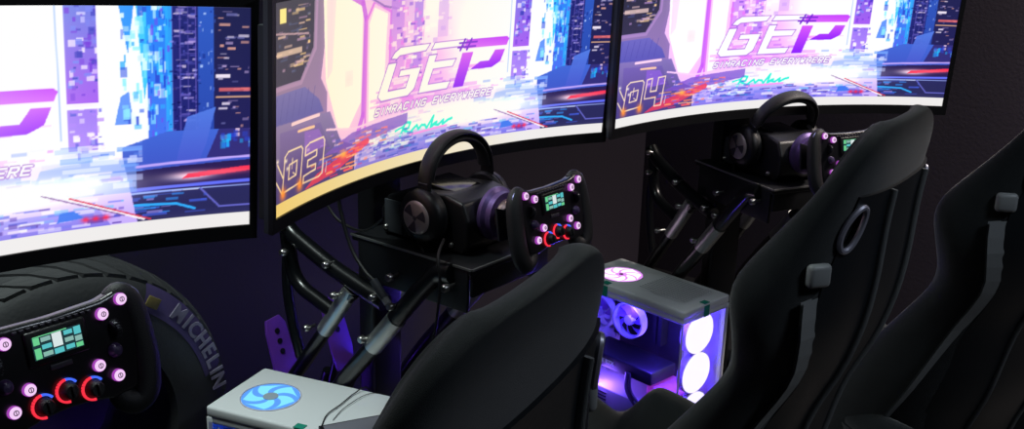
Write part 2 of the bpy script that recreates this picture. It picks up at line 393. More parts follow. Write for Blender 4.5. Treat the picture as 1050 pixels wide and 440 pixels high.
    shape([q(0,.0),q(0,.17),q(.010,.19),q(.052,.19),q(.058,.175),q(.058,.012)])
    shape([q(.017,.055),q(.017,.125),q(.042,.13),q(.042,.06)])
    if number: A.line([q(.026,.10),q(.026,.15)],.002,cr); A.line([q(.03,.08),q(.042,.06)],.002,cr)
    if number=='03':
        shape([q(.068,.0),q(.068,.035),q(.105,.045),q(.105,.072),q(.078,.072),q(.078,.105),q(.105,.112),q(.105,.142),q(.068,.135),q(.068,.175),q(.080,.19),q(.122,.195),q(.128,.175),q(.128,.012),q(.118,0)])
    elif number:
        shape([q(.068,.06),q(.068,.19),q(.085,.195),q(.085,.105),q(.105,.105),q(.105,.195),q(.128,.198),q(.128,.0),q(.106,.0),q(.106,.06)])
    A.line([(.008,.17),(.026,.105)],.003,cr); A.line([(.012,.255),(.03,.18)],.003,cr)
    for u,v in ((.012,.27),(.04,.255),(.045,.215)): A.glow(u,v,.004,.009,(255,246,240),.9)
    for u,v in ((.030,.10),(.085,.105)): A.glow(u,v,.009,.03,(255,150,70),.95); 
    for u in (.158,.168): A.line([(u,.115),(u+.003,.165)],.003,(200,180,210))
    # lettering
    def L(x,y): return (.322+x*.318+.044*y, .395+y*.275)
    ol=(146,86,196)
    def letter(pts,c,c2=None):
        P=[L(*p) for p in pts]; A.poly(P,c,1.,c2); A.line(P,.0022,ol,.9,True)
    letter([(.02,.80),(.04,.92),(.08,1),(.36,1),(.34,.86),(.10,.84),(.08,.78)],WHT)
    letter([(0,.10),(.01,.72),(.09,.72),(.09,.18),(.255,.18),(.255,.42),(.15,.42),(.15,.55),(.345,.55),(.345,.12),(.30,0),(.05,0)],WHT)
    letter([(.39,.86),(.40,1),(.70,1),(.69,.86)],WHT)
    letter([(.40,.0),(.385,.76),(.46,.76),(.46,.62),(.66,.62),(.65,.46),(.47,.46),(.47,.16),(.68,.16),(.67,0)],WHT)
    A.poly([L(.725,.0),L(.70,.72),L(.80,.72),L(.82,0)],(128,30,226),1.,(206,90,246))
    A.poly([L(.70,.80),L(.70,.99),L(1.06,1),L(1.09,.95),L(1.09,.80)],(206,100,250),1.,(186,70,240))
    A.poly([L(.83,.34),L(.90,.50),L(.98,.50),L(1.0,.72),L(1.09,.72),L(1.09,.46),L(1.03,.34)],(136,36,230),1.,(196,90,246))
    for k in range(2):
        A.line([L(.67+.06*k,.78),L(.68+.06*k,1.0)],.005,(110,40,190)); A.line([L(.64,.84+.09*k),L(.80,.84+.09*k)],.004,(110,40,190))
    s='SIMRACING EVERYWHERE'; n=len(s)
    for pas,(w,c) in enumerate((( .0062,(140,92,180)),(.0032,(255,250,255)))):
        for i,ch in enumerate(s):
            u0=.318+i*(.352/n)
            for st in STROKES[ch]: A.line([(u0+p[0]*.0115+p[1]*.006,.323+p[1]*.036) for p in st],w,c)
    # the plain strip along the bottom of the picture
    A.rect(0,0,1,.062,(240,237,236))
    # blur slightly and add bloom
    a=A.a
    k=a.reshape(AH,AW,3)
    k=(k+np.roll(k,1,0)+np.roll(k,-1,0)+np.roll(k,1,1)+np.roll(k,-1,1))/5
    m_=k.mean(2,keepdims=True); k=m_+(k-m_)*1.14; k=128+(k-128)*1.10
    # bloom from the bright areas
    b_=np.clip(k-205,0,60)
    for ax in (0,1):
        c_=np.cumsum(np.pad(b_,[(24,24) if q==ax else (0,0) for q in range(3)],mode='edge'),axis=ax)
        n_=b_.shape[ax]; b_=(np.take(c_,np.arange(48,48+n_),axis=ax)-np.take(c_,np.arange(0,n_),axis=ax))/48
    sat=k.max(2,keepdims=True)-k.min(2,keepdims=True); k=np.clip(k+b_*.5*np.clip(1.25-sat/120,0.1,1),0,255); k[V<.062]=(240,237,236)
    # resample to the grid
    iy=np.clip(((np.arange(GH)+.0)/(GH-1)*(AH-1)).round().astype(int),0,AH-1); ix=np.clip((np.arange(GW)/(GW-1)*(AW-1)).round().astype(int),0,AW-1)
    g=k[iy][:,ix]
    uu=(np.arange(GW)/(GW-1))[None,:,None]; vv=(np.arange(GH)/(GH-1))[:,None,None]
    if white: g=255-(255-g)*(1-white*np.clip((.84-uu)/.22,0,1)*np.clip((vv-.04)/.25,.45,1))
    if angle_warm:  # yellowing of the panel seen at an angle, painted into the picture's left
        w=np.clip(1-uu*1.3,0,1)*angle_warm; g=g*(1-w*np.array([0,.05,.24]))
        g=np.where((vv<.062), g*(1-np.clip(1-uu*1.3,0,1)*angle_warm*np.array([0.0,.13,.50])), g)
    return np.clip(g,0,255)/255.
# ------------------------------------------------------------------ monitors
SR, SH, SW = 1.2813, .3552, 1.0
M_SCR = bpy.data.materials.new('screen_picture'); M_SCR.use_nodes=True
_nt=M_SCR.node_tree; _b=_nt.nodes['Principled BSDF']; _a=_nt.nodes.new('ShaderNodeVertexColor'); _a.layer_name='picture'
_b.inputs['Base Color'].default_value=(.01,.01,.012,1); _b.inputs['Roughness'].default_value=.35
_nt.links.new(_a.outputs['Color'],_b.inputs['Emission Color']); _b.inputs['Emission Strength'].default_value=1.0
M_BACKD=mat('monitor_back_dark',(40,44,48),.55,mottling=.1)
def arc(u, v, off=0.):     # point on the curved panel; off = distance behind it
    a=(u-.5)*SW/SR; r=SR+off
    return Vector((r*math.sin(a), -(SR-r*math.cos(a)) , v*SH))
def curved_box(mb, u0,u1,v0,v1,o0,o1,n=36):
    vs=[];fs=[]
    for i in range(n+1):
        u=u0+(u1-u0)*i/n
        for (v,o) in ((v0,o0),(v1,o0),(v1,o1),(v0,o1)): vs.append(arc(u,v,o))
    for i in range(n):
        for k in range(4): fs.append((i*4+k,i*4+(k+1)%4,(i+1)*4+(k+1)%4,(i+1)*4+k))
    fs.append((3,2,1,0)); fs.append((n*4,n*4+1,n*4+2,n*4+3))
    mb.add(vs,fs)
def monitor(k, number, angle_warm, white, label):
    x,y,a=MON[k]; tilt,roll,z=MTILT[k]
    root=empty('curved_monitor',(x,y,0),(0,0,a)); tag(root,label,'monitor','curved monitors along the wall')
    # Local: u along, tilt back
    Mx=Matrix.Translation((0,0,z))@Matrix.Rotation(-tilt,4,'X')@Matrix.Rotation(-roll,4,'Y')
    g=draw_art(number,angle_warm,white)
    uu=np.linspace(0,1,GW); vv=np.linspace(0,1,GH)
    an=(uu-.5)*SW/SR; X=SR*np.sin(an); Y=-(SR*(1-np.cos(an)))
    co=np.zeros((GH,GW,3)); co[...,0]=X[None]; co[...,1]=Y[None]; co[...,2]=vv[:,None]*SH
    m=np.array(Mx)[:3]; co=co.reshape(-1,3)@m[:,:3].T+m[:,3]
    me=bpy.data.meshes.new('screen_panel'); nV=GW*GH; nF=(GW-1)*(GH-1)
    i=(np.arange(GH-1)[:,None]*GW+np.arange(GW-1)[None]).ravel()
    F=np.stack([i,i+1,i+GW+1,i+GW],1).ravel().astype(np.int32)
    me.vertices.add(nV); me.vertices.foreach_set('co',co.ravel().astype(np.float32))
    me.loops.add(nF*4); me.loops.foreach_set('vertex_index',F)
    me.polygons.add(nF); me.polygons.foreach_set('loop_start',np.arange(0,nF*4,4,dtype=np.int32)); me.update(); me.validate()
    lin=np.where(g<=.04045,g/12.92,((g+.055)/1.055)**2.4)
    att=me.color_attributes.new('picture','FLOAT_COLOR','POINT'); rgba=np.ones((nV,4),np.float32); rgba[:,:3]=lin.reshape(-1,3); att.data.foreach_set('color',rgba.ravel())
    me.materials.append(M_SCR); o=bpy.data.objects.new('screen_panel',me); COL.objects.link(o); o.parent=root
    def fin(mb,name,m):
        mb.v=[tuple(Mx@Vector(v)) for v in mb.v]; return mb.build(name,m,root)
    e=.012/SW; f=.016/SH; mb=MB()
    curved_box(mb,-e,1+e,-f*1.5,0,-.004,.004); curved_box(mb,-e,1+e,1,1+f,-.004,.004)
    curved_box(mb,-e,0,0,1,-.004,.004,2); curved_box(mb,1,1+e,0,1,-.004,.004,2); curved_box(mb,0,1,0,1,.001,.004)
    fin(mb,'bezel',M_BEZEL)
    mb=MB(); curved_box(mb,-e,1+e,-f*1.4,1+f*.9,.004,.012); fin(mb,'side_trim',M_BACKP)
    mb=MB(); curved_box(mb,-e*.6,1+e*.6,.0,.90,.012,.024); curved_box(mb,.2,.8,.12,.85,.024,.06); fin(mb,'back_cover',M_BACKD)
    mb=MB(); mb.box((0,.13,z-.02+.2),(.16,.07,.14),bev=.01); mb.box((0,.155,(z+.2)/2),(.09,.05,z+.2),bev=.008); mb.build('stand_post',M_BLACK,root)
    mb=MB(); mb.box((0,.16,.012),(.5,.12,.024),bev=.008); mb.box((0,.16,.03),(.14,.14,.03),bev=.01); mb.build('stand_foot',M_BLACK,root)
    return root
monitor(0,None,0.,.35,'left curved monitor above the big tyre, only the tail of its purple logo showing')
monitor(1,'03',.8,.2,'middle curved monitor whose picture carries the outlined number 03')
monitor(2,'04',0.,.1,'right hand curved monitor whose picture carries the outlined number 04')

# ------------------------------------------------------------------ rig frame (driver sits towards -y, screen is at y = 0)
def bolt(mb, c, ax=(-1,0,0), r=.008):
    mb.lathe([(0,.007),(r*.55,.007),(r*.9,.005),(r,0),(0,0)],c,ax,12)
def make_frame():
    root=empty('rig_frame')
    for s in (-1,1):
        x=.13*s; xf=.17*s
        MB().tube(bend([(x,.325,.765),(x,.295,.738),(x,.169,.691),(x,.008,.652)],.05),.0185).build('upper_strut',M_TUBE,root)
        MB().tube(bend([(x,.312,.74),(x,.296,.626),(x,.157,.587)],.06,8),.0165).build('bent_strut',M_TUBE,root)
        lo=MB().tube(bend([(x,.10,.655),(x,.134,.622),(x,.233,.485),(x,.40,.27),(xf,.50,.09)],.05),.0165).build('rear_leg',M_TUBE,root)
        MB().tube([(x,.105,.660),(x,.195,.538)],.0190).build('sleeve',M_SATIN,lo)
        fr=MB().tube(bend([(x,-.175,.762),(x,-.14,.758),(x,-.088,.703),(x,.14,.432),(x,.25,.28),(xf,.38,.09)],.04),.0195).build('front_leg',M_TUBE,root)
        MB().tube([(x,-.025,.628),(x,.045,.545)],.0215).build('sleeve',M_SATIN,fr)
        MB().tube(spline([(x,.31,.71),(x,.318,.62),(x,.305,.53),(x,.28,.45)]),.012).build('brace_tube',M_TUBE,root)
        for p in ((.298,.700),(.229,.540),(.054,.565),(.138,.641),(-.031,.662),(-.029,.724),(-.178,.740),(.302,.758),(.16,.705),(.02,.668)):
            xx=x+.019*s; b2=MB(); b2.lathe([(0,.012),(.006,.012),(.0085,.009),(.0085,0),(.004,0),(.004,-.02)],(xx,p[0],p[1]),(s,0,0),10); b2.build('bolt',M_STEEL,root)
        MB().box((xf,-.25,.05),(.06,1.75,.06),bev=.008).build('floor_rail',M_TUBE,root)
    t=MB(); t.box((0,-.055,.772),(.25,.33,.014),bev=.003); t.build('wheel_plate',M_PLATE,root)
    for bx in ((-.122,-.06,.73),(.122,-.06,.73)): MB().box(bx,(.008,.30,.085),bev=.002).build('plate_bracket',M_PLATE,root)
    MB().box((0,-.215,.745),(.24,.008,.05),bev=.002).build('front_lip',M_PLATE,root)
    t=MB(); t.box((-.1265,-.055,.778),(.004,.33,.004)); t.box((0,-.2215,.778),(.25,.004,.004)); t.build('edge_highlight',M_SATIN,root)  # pale strips painting the highlight along the plate's near edges
    for yy in (.50,-.3,-1.05): MB().box((0,yy,.05),(.30,.06,.05),bev=.006).build('cross_beam',M_TUBE,root)
    return root
frame=make_frame()
place(frame,0,(-.12,-.02,0)); tag(frame,'tubular rig frame behind the large steering wheel, next to the big tyre','rig frame','rig frames')
f2=copy_tree(frame); place(f2,1); tag(f2,'tubular rig frame with crossed struts under the screen numbered 03')
f3=copy_tree(frame); place(f3,2); tag(f3,'tubular rig frame with crossed struts under the screen numbered 04')

# ------------------------------------------------------------------ pedals
def make_pedals():
    root=empty('pedal_set')
    base=MB(); base.box((0,.33,.13),(.44,.30,.02),rot=(R(18),0,0),bev=.004); base.box((0,.46,.19),(.42,.02,.10),bev=.004)
    base.box((-.17,.33,.10),(.02,.26,.06)); base.box((.17,.33,.10),(.02,.26,.06)); base.build('base_plate',M_PLATE,root)
    for i,x in enumerate((-.085,.09)):
        out=[(-.03,0),(-.034,.05),(-.03,.15),(-.022,.18),(.018,.185),(.03,.165),(.034,.05),(.024,0)]
        p=MB(); p.prism([(x+a,b) for a,b in out],-.004,.004,.0015)
        T=Matrix.Translation((0,.40,.36))@Matrix.Rotation(R(-20),4,'X'); p.v=[tuple(T@Vector(v)) for v in p.v]
        pl=p.build('pedal_plate',M_PURPLE,root)
        h=MB()
        for zz in (.10,.125,.15): h.lathe([(0,.001),(.007,.001),(.007,0)],T@Vector((x,-.0045,zz)),T.to_3x3()@Vector((0,-1,0)),12)
        h.build('pedal_holes',M_BLACK,pl)
        a=MB(); a.tube([(x,.43,.40),(x,.46,.30),(x,.44,.17)],.010); a.tube([(x,.47,.33),(x,.52,.20)],.014); a.build('pedal_arm',M_TUBE,root)
    return root
ped=make_pedals(); place(ped,1,(.0,-.03,-.045)); tag(ped,'purple pedal plates low under the screen numbered 03','pedals')

# ------------------------------------------------------------------ wheel base
def make_base():
    root=empty('wheel_base')
    b=MB()
    # body: profile in y,z extruded along x
    prof=[(.055,.782),(.06,.83),(.04,.865),(-.01,.885),(-.12,.895),(-.165,.885),(-.18,.85),(-.18,.80),(-.165,.782)]
    bm=MB(); bm.prism([(p[0],p[1]) for p in prof],-.078,.078,.008)
    b.v=[(v[1],v[0],v[2]) for v in bm.v]; b.f=[tuple(reversed(f)) for f in bm.f]; b.m=list(bm.m); b.smooth=list(bm.smooth)
    b.build('housing',M_BLACK,root)
    for q in (-1,1): MB().box((q*.079,.02,.822),(.004,.05,.07),bev=.002).build('side_cover',M_BACKP,root)
    MB().box((0,-.07,.893),(.09,.10,.010),rot=(R(4.8),0,0),bev=.004).build('top_cap',M_GLOSS,root)
    f=MB(); f.lathe([(0,.0),(.05,0),(.054,.004),(.054,.012),(.047,.018),(.046,.03),(.040,.032),(0,.032)],(0,-.178,.855),(0,-1,0),40); f.build('motor_flange',M_PURPLE_F,root)
    h=MB(); h.lathe([(.034,.032),(.034,.04),(.028,.046),(.016,.046),(.016,.06),(0,.06)],(0,-.178,.855),(0,-1,0),32)
    for k in range(6):
        a=k*PI/3; h.lathe([(0,.050),(.004,.050),(.004,.044)],(.022*math.cos(a),-.178,.855+.022*math.sin(a)),(0,-1,0),8)
    h.build('hub_disc',M_HUB,root)
    l=MB(); l.lathe([(0,.002),(.003,.001),(.003,0)],(-.02,.0,.886),(0,0,1),10); l.build('status_light',E_LED,root)
    for yy in (-.03,-.14,.04):
        bo=MB(); bolt(bo,(-.079,yy,.797),r=.006); bo.build('bolt',M_STEEL,root)
    return root
M_PURPLE_F=mat('flange_violet',(96,76,130),.4,.5,mottling=.15); M_HUB=mat('hub_metal',(172,150,146),.35,.9,mottling=.15)
wb=make_base(); place(wb,0,(-.05,-.07,.004)); tag(wb,'black wheel base at the far left edge behind the large steering wheel','wheel base','wheel bases')
w2=copy_tree(wb); place(w2,1,(0,.012,0)); tag(w2,'black wheel base under a headset below the screen numbered 03')
w3=copy_tree(wb); place(w3,2); tag(w3,'black wheel base under a headset below the screen numbered 04')

# ------------------------------------------------------------------ steering wheel; origin = centre of its display, face towards -y
def make_wheel(knob_mats=None):
    root=empty('steering_wheel')
    out=[(-.088,.040),(-.06,.032),(0,.030),(.06,.032),(.088,.040),(.100,.030),(.098,-.03),(.088,-.085),(.055,-.088),(.03,-.082),(0,-.080),(-.03,-.082),(-.055,-.088),(-.088,-.085),(-.098,-.03),(-.100,.030)]
    b=MB(); b.prism(out,0,.022,.006); b.build('face_plate',M_GLOSS2,root)
    c=MB(); c.prism([(x*.55,z*.7-.01) for x,z in out],.022,.045,.006); c.lathe([(.036,.0),(.032,.03),(.03,.06),(0,.06)],(0,.04,-.03),(0,1,0),28); c.build('rear_housing',M_BLACK,root)
    for s in (-1,1):
        pts=spline([(s*.078,.012,.026),(s*.090,.010,.031),(s*.101,.010,.018),(s*.106,.010,-.014),(s*.107,.010,-.060),(s*.101,.010,-.092),(s*.088,.011,-.103),(s*.072,.012,-.096),(s*.066,.013,-.08)],5)
        N=len(pts); rs=[.011+.005*math.sin(PI*i/(N-1)) for i in range(N)]
        g=MB().tube(pts,rs,14,sq=(.95,1.15)).build('grip',M_GRIP,root)
        p=MB(); p.prism([(s*.055,-.01),(s*.118,.012),(s*.122,-.05),(s*.06,-.055)],.04,.045,.001); p.build('shift_paddle',M_SATIN2,root)
        r_=MB(); r_.tube([Vector((p_.x+s*.0125*min(1,i_/6,(N-1-i_)/8+.2),p_.y-.006,p_.z+(.006 if i_<10 else -.008*max(0,(i_-26)/14)))) for i_,p_ in enumerate(pts)][3:],.0012,6); r_.build('grip_glint',M_EDGE,root)  # thin pale tube standing in for the bluish reflection along the grip
    d=MB(); d.box((0,-.001,0),(.072,.006,.040),bev=.002); d.build('display_frame',M_BLACK,root)
    s=MB()
    s.box((0,-.0045,0),(.058,.001,.026))
    def cell(x0,z0,x1,z1,mi): s.mi=mi; s.box(((x0+x1)/2,-.0054,(z0+z1)/2),(x1-x0,.0006,z1-z0))
    cell(-.028,.004,-.021,.012,1); cell(-.028,-.012,-.021,.0,1); cell(-.028,.0125,.012,.0135,1)
    for i in range(3): cell(-.019,-.011+.0085*i,-.008,-.006+.0085*i,2 if i==1 else 3)
    cell(-.006,-.004,.005,.012,4); cell(-.006,-.012,.005,-.006,2)
    for i in range(3): cell(.008,-.011+.0085*i,.018,-.006+.0085*i,3 if i==1 else 2)
    cell(.020,.003,.028,.012,2); cell(.020,-.012,.028,-.007,1); cell(.020,-.005,.028,.001,3); cell(-.018,-.0075,-.009,-.007,1)
    s.build('display_readout',[E_DDRK,E_DGRN,E_DTEA,E_DWHT2,E_DWHT],root)
    for (x,z) in ((.058,.016),(.084,.027),(.042,-.042),(.063,-.061)):
        for sg in (-1,1):
            q=MB(); cx=(x*sg,-.001,z)
            q.lathe([(.0075,0),(.0075,.004),(.0068,.0048)],cx,(0,-1,0),20); q.mi=1; q.lathe([(.0068,.0048),(.0065,.006),(.0052,.0068),(0,.0068)],cx,(0,-1,0),20)
            q.mi=2; q.ring((cx[0],cx[1]-.0069,z),.0028,.0005,(0,1,0),12); q.box((cx[0],cx[1]-.0070,z),(.0008,.0006,.004))
            q.build('push_button',[E_BTNR,E_BTN,M_GLYPH],root)
    for (x,z) in ((-.030,-.066),(0,-.058),(.030,-.066)):
        k=MB(); k.lathe([(.0105,0),(.0105,.006),(.0085,.012),(.0075,.014),(0,.014)],(x,-.001,z),(0,-1,0),20); k.box((x,-.016,z),(.003,.004,.014),bev=.0008)
        kn=k.build('rotary_dial',M_GRIP,root)
        a=MB()
        for j in range(16):
            an=R(40+j*15); a.mi=1 if j<4 else 0
            a.box((x+.0132*math.cos(an),-.003,z+.0132*math.sin(an)),(.0026,.003,.0030),rot=Matrix.Rotation(-an,3,'Y'))
        a.build('dial_lights',[E_RED,E_BLUE],kn)
    for sg in (-1,1):
        k=MB(); k.lathe([(0,-.004),(.009,-.004),(.011,-.002),(.011,.002),(.009,.004),(0,.004)],(.071*sg,-.002,-.006),(.94,0,.2*sg),20)
        for j in range(9):
            an=R(-80+j*20); k.box((.071*sg,-.002-.011*math.cos(an),-.006+.011*math.sin(an)),(.007,.0015,.0012))
        k.build('thumb_roller',M_SATIN2,root)
        k=MB(); k.lathe([(.009,0),(.008,.004),(.005,.008),(0,.009)],(.066*sg,-.001,-.031),(0,-1,0),16); k.build('joystick_cap',M_KNOBV,root)
    l=MB(); 
    for j in range(12): l.box((-.044+.008*j,-.001,.0235),(.005,.003,.003),bev=.0005)
    l.build('shift_lights',M_SATIN3,root)
    l=MB(); l.box((0,-.001,-.027),(.026,.002,.006),bev=.0008); l.build('name_plate',M_SATIN3,root)
    return root
M_GLOSS2=mat('wheel_carbon_face',(20,20,24),.3,bump=.1,mottling=.2,coat=.3); M_SATIN2=mat('dark_satin',(60,60,66),.35,.7,mottling=.1)
M_SATIN3=mat('dim_led_bar',(62,58,70),.4,mottling=.1); M_KNOBV=mat('violet_cap',(70,56,96),.4,mottling=.1); M_GLYPH=mat('glyph_violet',(70,30,90),.5)
E_DWHT2=emit('readout_grey',(150,200,190),.8); M_EDGE=mat('rim_glint',(150,156,200),.3,.6)
sw=make_wheel(); q,a=rigM(0,(.0,-.375,.957)); sw.location=q; sw.rotation_euler=Euler((R(-12),0,a),'XYZ')
tag(sw,'large button-covered steering wheel in the near left corner, in front of the tyre','steering wheel','steering wheels')
s2=copy_tree(sw); q,a=rigM(1,(.0,-.312,.907)); s2.location=q; s2.rotation_euler=Euler((R(-12),0,a),'XYZ'); tag(s2,'steering wheel between the headset and the front seat top, below the screen numbered 03')
s3=copy_tree(sw); q,a=rigM(2,(-.01,-.345,.913)); s3.location=q; s3.rotation_euler=Euler((R(-12),0,a),'XYZ'); tag(s3,'steering wheel half hidden by the edge of the middle seat, below the screen numbered 04')

# ------------------------------------------------------------------ headset hung over the wheel base
def make_headset():
    root=empty('headset')
    pts=spline([(-.094,0,-.035),(-.096,0,.0),(-.084,0,.045),(-.05,0,.078),(0,0,.090),(.05,0,.078),(.084,0,.045),(.096,0,.0),(.094,0,-.035)],6)
    MB().tube(pts,.012,12,sq=(1.5,.5)).build('headband',M_LEATHER,root)
    MB().tube([Vector((p.x*.91,0,p.z*.91-.004)) for p in pts[8:-8]],.012,12,sq=(1.3,.6)).build('headband_pad',M_LEATHER,root)
    for s in (-1,1):
        y=MB(); y.box((s*.099,0,-.02),(.006,.026,.05),bev=.002); y.build('yoke',M_SATIN2,root)
        H0=(s*.108,0,-.062)
        c=MB(); c.lathe([(0,.012),(.033,.012),(.038,.010),(.050,.006),(.055,-.002),(.055,-.012),(.044,-.014)],H0,(s,0,0),36); cup=c.build('ear_cup',M_BLACK,root)
        p=MB(); p.lathe([(0,-.016),(.030,-.016),(.036,-.026),(.050,-.026),(.055,-.020),(.054,-.012),(0,-.012)],H0,(s,0,0),32); p.build('ear_pad',M_LEATHER,root)
        d=MB(); d.lathe([(0,.0165),(.029,.0165),(.034,.0125),(.035,.010)],H0,(s,0,0),36); dd=d.build('cup_disc',M_DISC,cup)
        v=MB()
        for k in range(3):
            a0=R(20+120*k); vs=[(s*.1252,.003*math.cos(a0),H0[2]+.003*math.sin(a0))]
            for j in range(9):
                aa=a0+R(j*6); vs.append((s*.1252,.029*math.cos(aa),H0[2]+.029*math.sin(aa)))
            v.add(vs,[tuple(range(len(vs)))])
        v.lathe([(0,.002),(.004,.001),(.005,0)],(s*.125,0,H0[2]),(s,0,0),12)
        v.build('disc_inlay',M_DISC2,cup)
    MB().tube(spline([(-.105,.01,-.112),(-.108,-.015,-.14),(-.10,-.04,-.15)],6),.003,8).build('cable_boot',M_CABLE,root)
    return root
M_DISC2=mat('disc_dark',(84,80,90),.35,.4)
M_DISC=mat('brushed_disc',(170,160,158),.4,.35,mottling=.25,mscale=60)
hs=make_headset(); place(hs,1,(.0,-.07,.912)); tag(hs,'black headset hung on the wheel base below the screen numbered 03, lit silver ear disc','headphones','headsets on the wheel bases')
h3=copy_tree(hs); place(h3,2,(.0,-.085,.912)); h3.rotation_euler=Euler((R(24),0,RIG[2][2]),'XYZ'); tag(h3,'black headset hung on the wheel base below the screen numbered 04')
# ------------------------------------------------------------------ computers; origin = near left corner of the glass side on the floor, x along the glass, y across
def make_pc(body, glow, name_label, fan_style):
    root=empty('computer_case'); L,Wd,Hh=.39,.205,.45
    core=glow
    w=MB(); w.box((L/2,Wd/2,.445-.008),(L,Wd,.026),bev=.006); w.build('top_panel',M_WHITE,root)
    w=MB(); w.box((L/2,Wd/2,.02),(L,Wd,.025),bev=.005)
    for x in (.03,L-.03):
        for y in (.03,Wd-.03): w.lathe([(.014,0),(.016,.012),(0,.012)],(x,y,-.0),(0,0,1),14)
    w.build('bottom_panel',M_WHITE,root)
    w=MB(); w.box((L/2,Wd-.004,Hh/2),(L-.004,.006,Hh-.05)); w.box((.004,Wd/2,Hh/2),(.006,Wd-.004,Hh-.05)); w.build('rear_panel',M_WHITE2,root)
    w=MB()
    for (x,y) in ((.007,.007),(.007,Wd-.007),(L-.007,Wd-.007)): w.box((x,y,Hh/2-.005),(.014,.014,Hh-.04),bev=.002)
    w.box((L*.5,.006,.418),(L-.01,.008,.016),bev=.002); w.box((L-.006,Wd/2,.418),(.008,Wd-.01,.016),bev=.002); w.build('corner_pillar',M_WHITE,root)
    w=MB(); w.box((L-.004,.004,.225),(.004,.004,.38)); w.build('corner_joint',M_WHITE2,root)
    g=MB(); g.box((L/2,.001,.222),(L-.012,.003,.385)); g.build('side_window',M_GLASS,root)
    g=MB(); g.box((L-.001,Wd/2,.222),(.003,Wd-.012,.385)); g.build('front_window',M_GLASS,root)
    # inner parts
    s=MB(); s.box((L*.46,Wd/2,.075),(L*.86,Wd-.03,.085),bev=.004); sh=s.build('power_shroud',M_WHITE2,root)
    s=MB()
    for i in range(7): s.box((.05+.0*i,.0135,.05+i*.0),(.001,.001,.001))
    for i in range(6): s.box((.085,.0145,.048+i*.0105),(.09,.002,.004))
    s.build('shroud_slots',M_SATIN3,sh)
    s=MB(); s.box((.15,Wd-.03,.27),(.22,.008,.25)); s.box((.11,Wd-.05,.33),(.05,.03,.07),bev=.003); s.box((.19,Wd-.05,.31),(.012,.03,.13)); s.box((.21,Wd-.05,.31),(.012,.03,.13)); s.box((.06,Wd-.045,.29),(.05,.03,.12),bev=.003); s.build('main_board',M_PCBK,root)
    s=MB(); s.box((.15,.085,.195),(.25,.11,.042),bev=.005); gp=s.build('graphics_card',M_PCBK,root)
    t=MB(); M=Matrix.Translation((.085,.028,.195))@Matrix.Rotation(PI/2,4,'X'); t.text('GEFORCE RTX',.017,M,.0006,bold=.0004); t.build('card_lettering',emit('card_text',(150,150,190),.7),gp)
    def fan(c, ax, r, lit, nm='cooling_fan'):
        ax=Vector(ax); f=MB(); f.lathe([(r*1.02,-.012),(r*1.12,-.012),(r*1.12,.012),(r*1.02,.012)],c,ax,32)
        fo=f.build(nm,M_WHITE2 if lit else M_PCBK,root)
        u=ax.orthogonal().normalized(); v=ax.cross(u); b=MB()
        for k in range(7):
            a0=2*PI*k/7; vs=[]
            for j in range(7):
                rr=r*(.30+.66*j/6)
                for (da,h) in ((0,-.006),(.62,.006)):
                    aa=a0+da+.55*(j/6); vs.append(Vector(c)+(u*math.cos(aa)+v*math.sin(aa))*rr+ax*h)
            b.add(vs,[(2*j,2*j+1,2*j+3,2*j+2) for j in range(6)],True)
        b.build('fan_blades',lit or M_SATIN3,fo)
        h=MB(); h.lathe([(0,.010),(r*.28,.009),(r*.32,.004),(r*.32,-.008)],c,ax,24); h.build('fan_hub',M_WHITE2,fo)
        return fo
    # three front fans, glowing discs behind the front window
    for z in (.105,.228,.350):
        f=MB(); f.lathe([(.060,-.012),(.0635,-.012),(.0635,.006),(.060,.006)],(L-.03,Wd/2+.008,z),(1,0,0),36); fo=f.build('front_fan',M_WHITE2,root)
        f=MB(); f.lathe([(0,.012),(.055,.012),(.0605,.008),(.0605,-.004),(0,-.006)],(L-.03,Wd/2+.008,z),(1,0,0),36); f.build('glowing_disc',fan_style['front'],fo)
    fan((.055,.06,.33),(0,-1,0),.045,fan_style['dim'],'rear_fan')
    fan((.175,.045,.345),(0,-1,0),.048,fan_style['dim'],'side_fan')
    # top fan seen through the grille
    tf=MB(); tf.ring((L*.25,Wd*.44,.4512),.063,.0012,(0,0,1),40); tf.build('top_grille_ring',M_WHITE2,root)
    fs=fan_style['top']; t=MB(); t.lathe([(.0,.0002),(.061,.0002)],(L*.25,Wd*.44,.4504),(0,0,1),40)
    to=t.build('top_fan_glow',fs['base'],root)
    b=MB(); c=(L*.25,Wd*.44,.4515)
    for k in range(fs['n']):
        a0=2*PI*k/fs['n']; vs=[]
        for j in range(8):
            rr=.017+.040*j/7
            for da in (0,fs['w']): aa=a0+da*(.7+.3*j/7)-.9*(j/7)**1.3; vs.append((c[0]+math.cos(aa)*rr,c[1]+math.sin(aa)*rr,c[2]))
        b.add(vs,[(2*j,2*j+1,2*j+3,2*j+2) for j in range(7)])
    b.build('top_fan_blade_glow',fs['blade'],to)
    h=MB(); h.lathe([(0,.0015),(fs['hub'],.0012),(fs['hub'],0)],(c[0],c[1],c[2]),(0,0,1),24); h.build('top_fan_hub',fs['hubm'],to)
    s=MB()
    for i in range(12 if fan_style is vio else 0): s.box((L*.72,.045+.0105*i,.4585),(L*.40,.0022,.0012))
    if s.v: s.build('top_vent_slots',mat('vent_grey',(178,180,186),.5),root)
    # cables and tape
    s=MB(); s.tube(spline([(.19,.03,.19),(.20,.02,.14),(.24,.018,.10),(.27,.02,.06),(.26,.04,.035)],6),.006,8); s.tube(spline([(.20,.03,.19),(.215,.02,.14),(.26,.018,.11),(.30,.02,.10)],6),.004,8); s.build('power_cable',M_SATIN3,root)
    s=MB(); s.box((.30,.10,.14),(.10,.11,.05),bev=.003); s.build('drive_cage',fan_style['cage'],root)
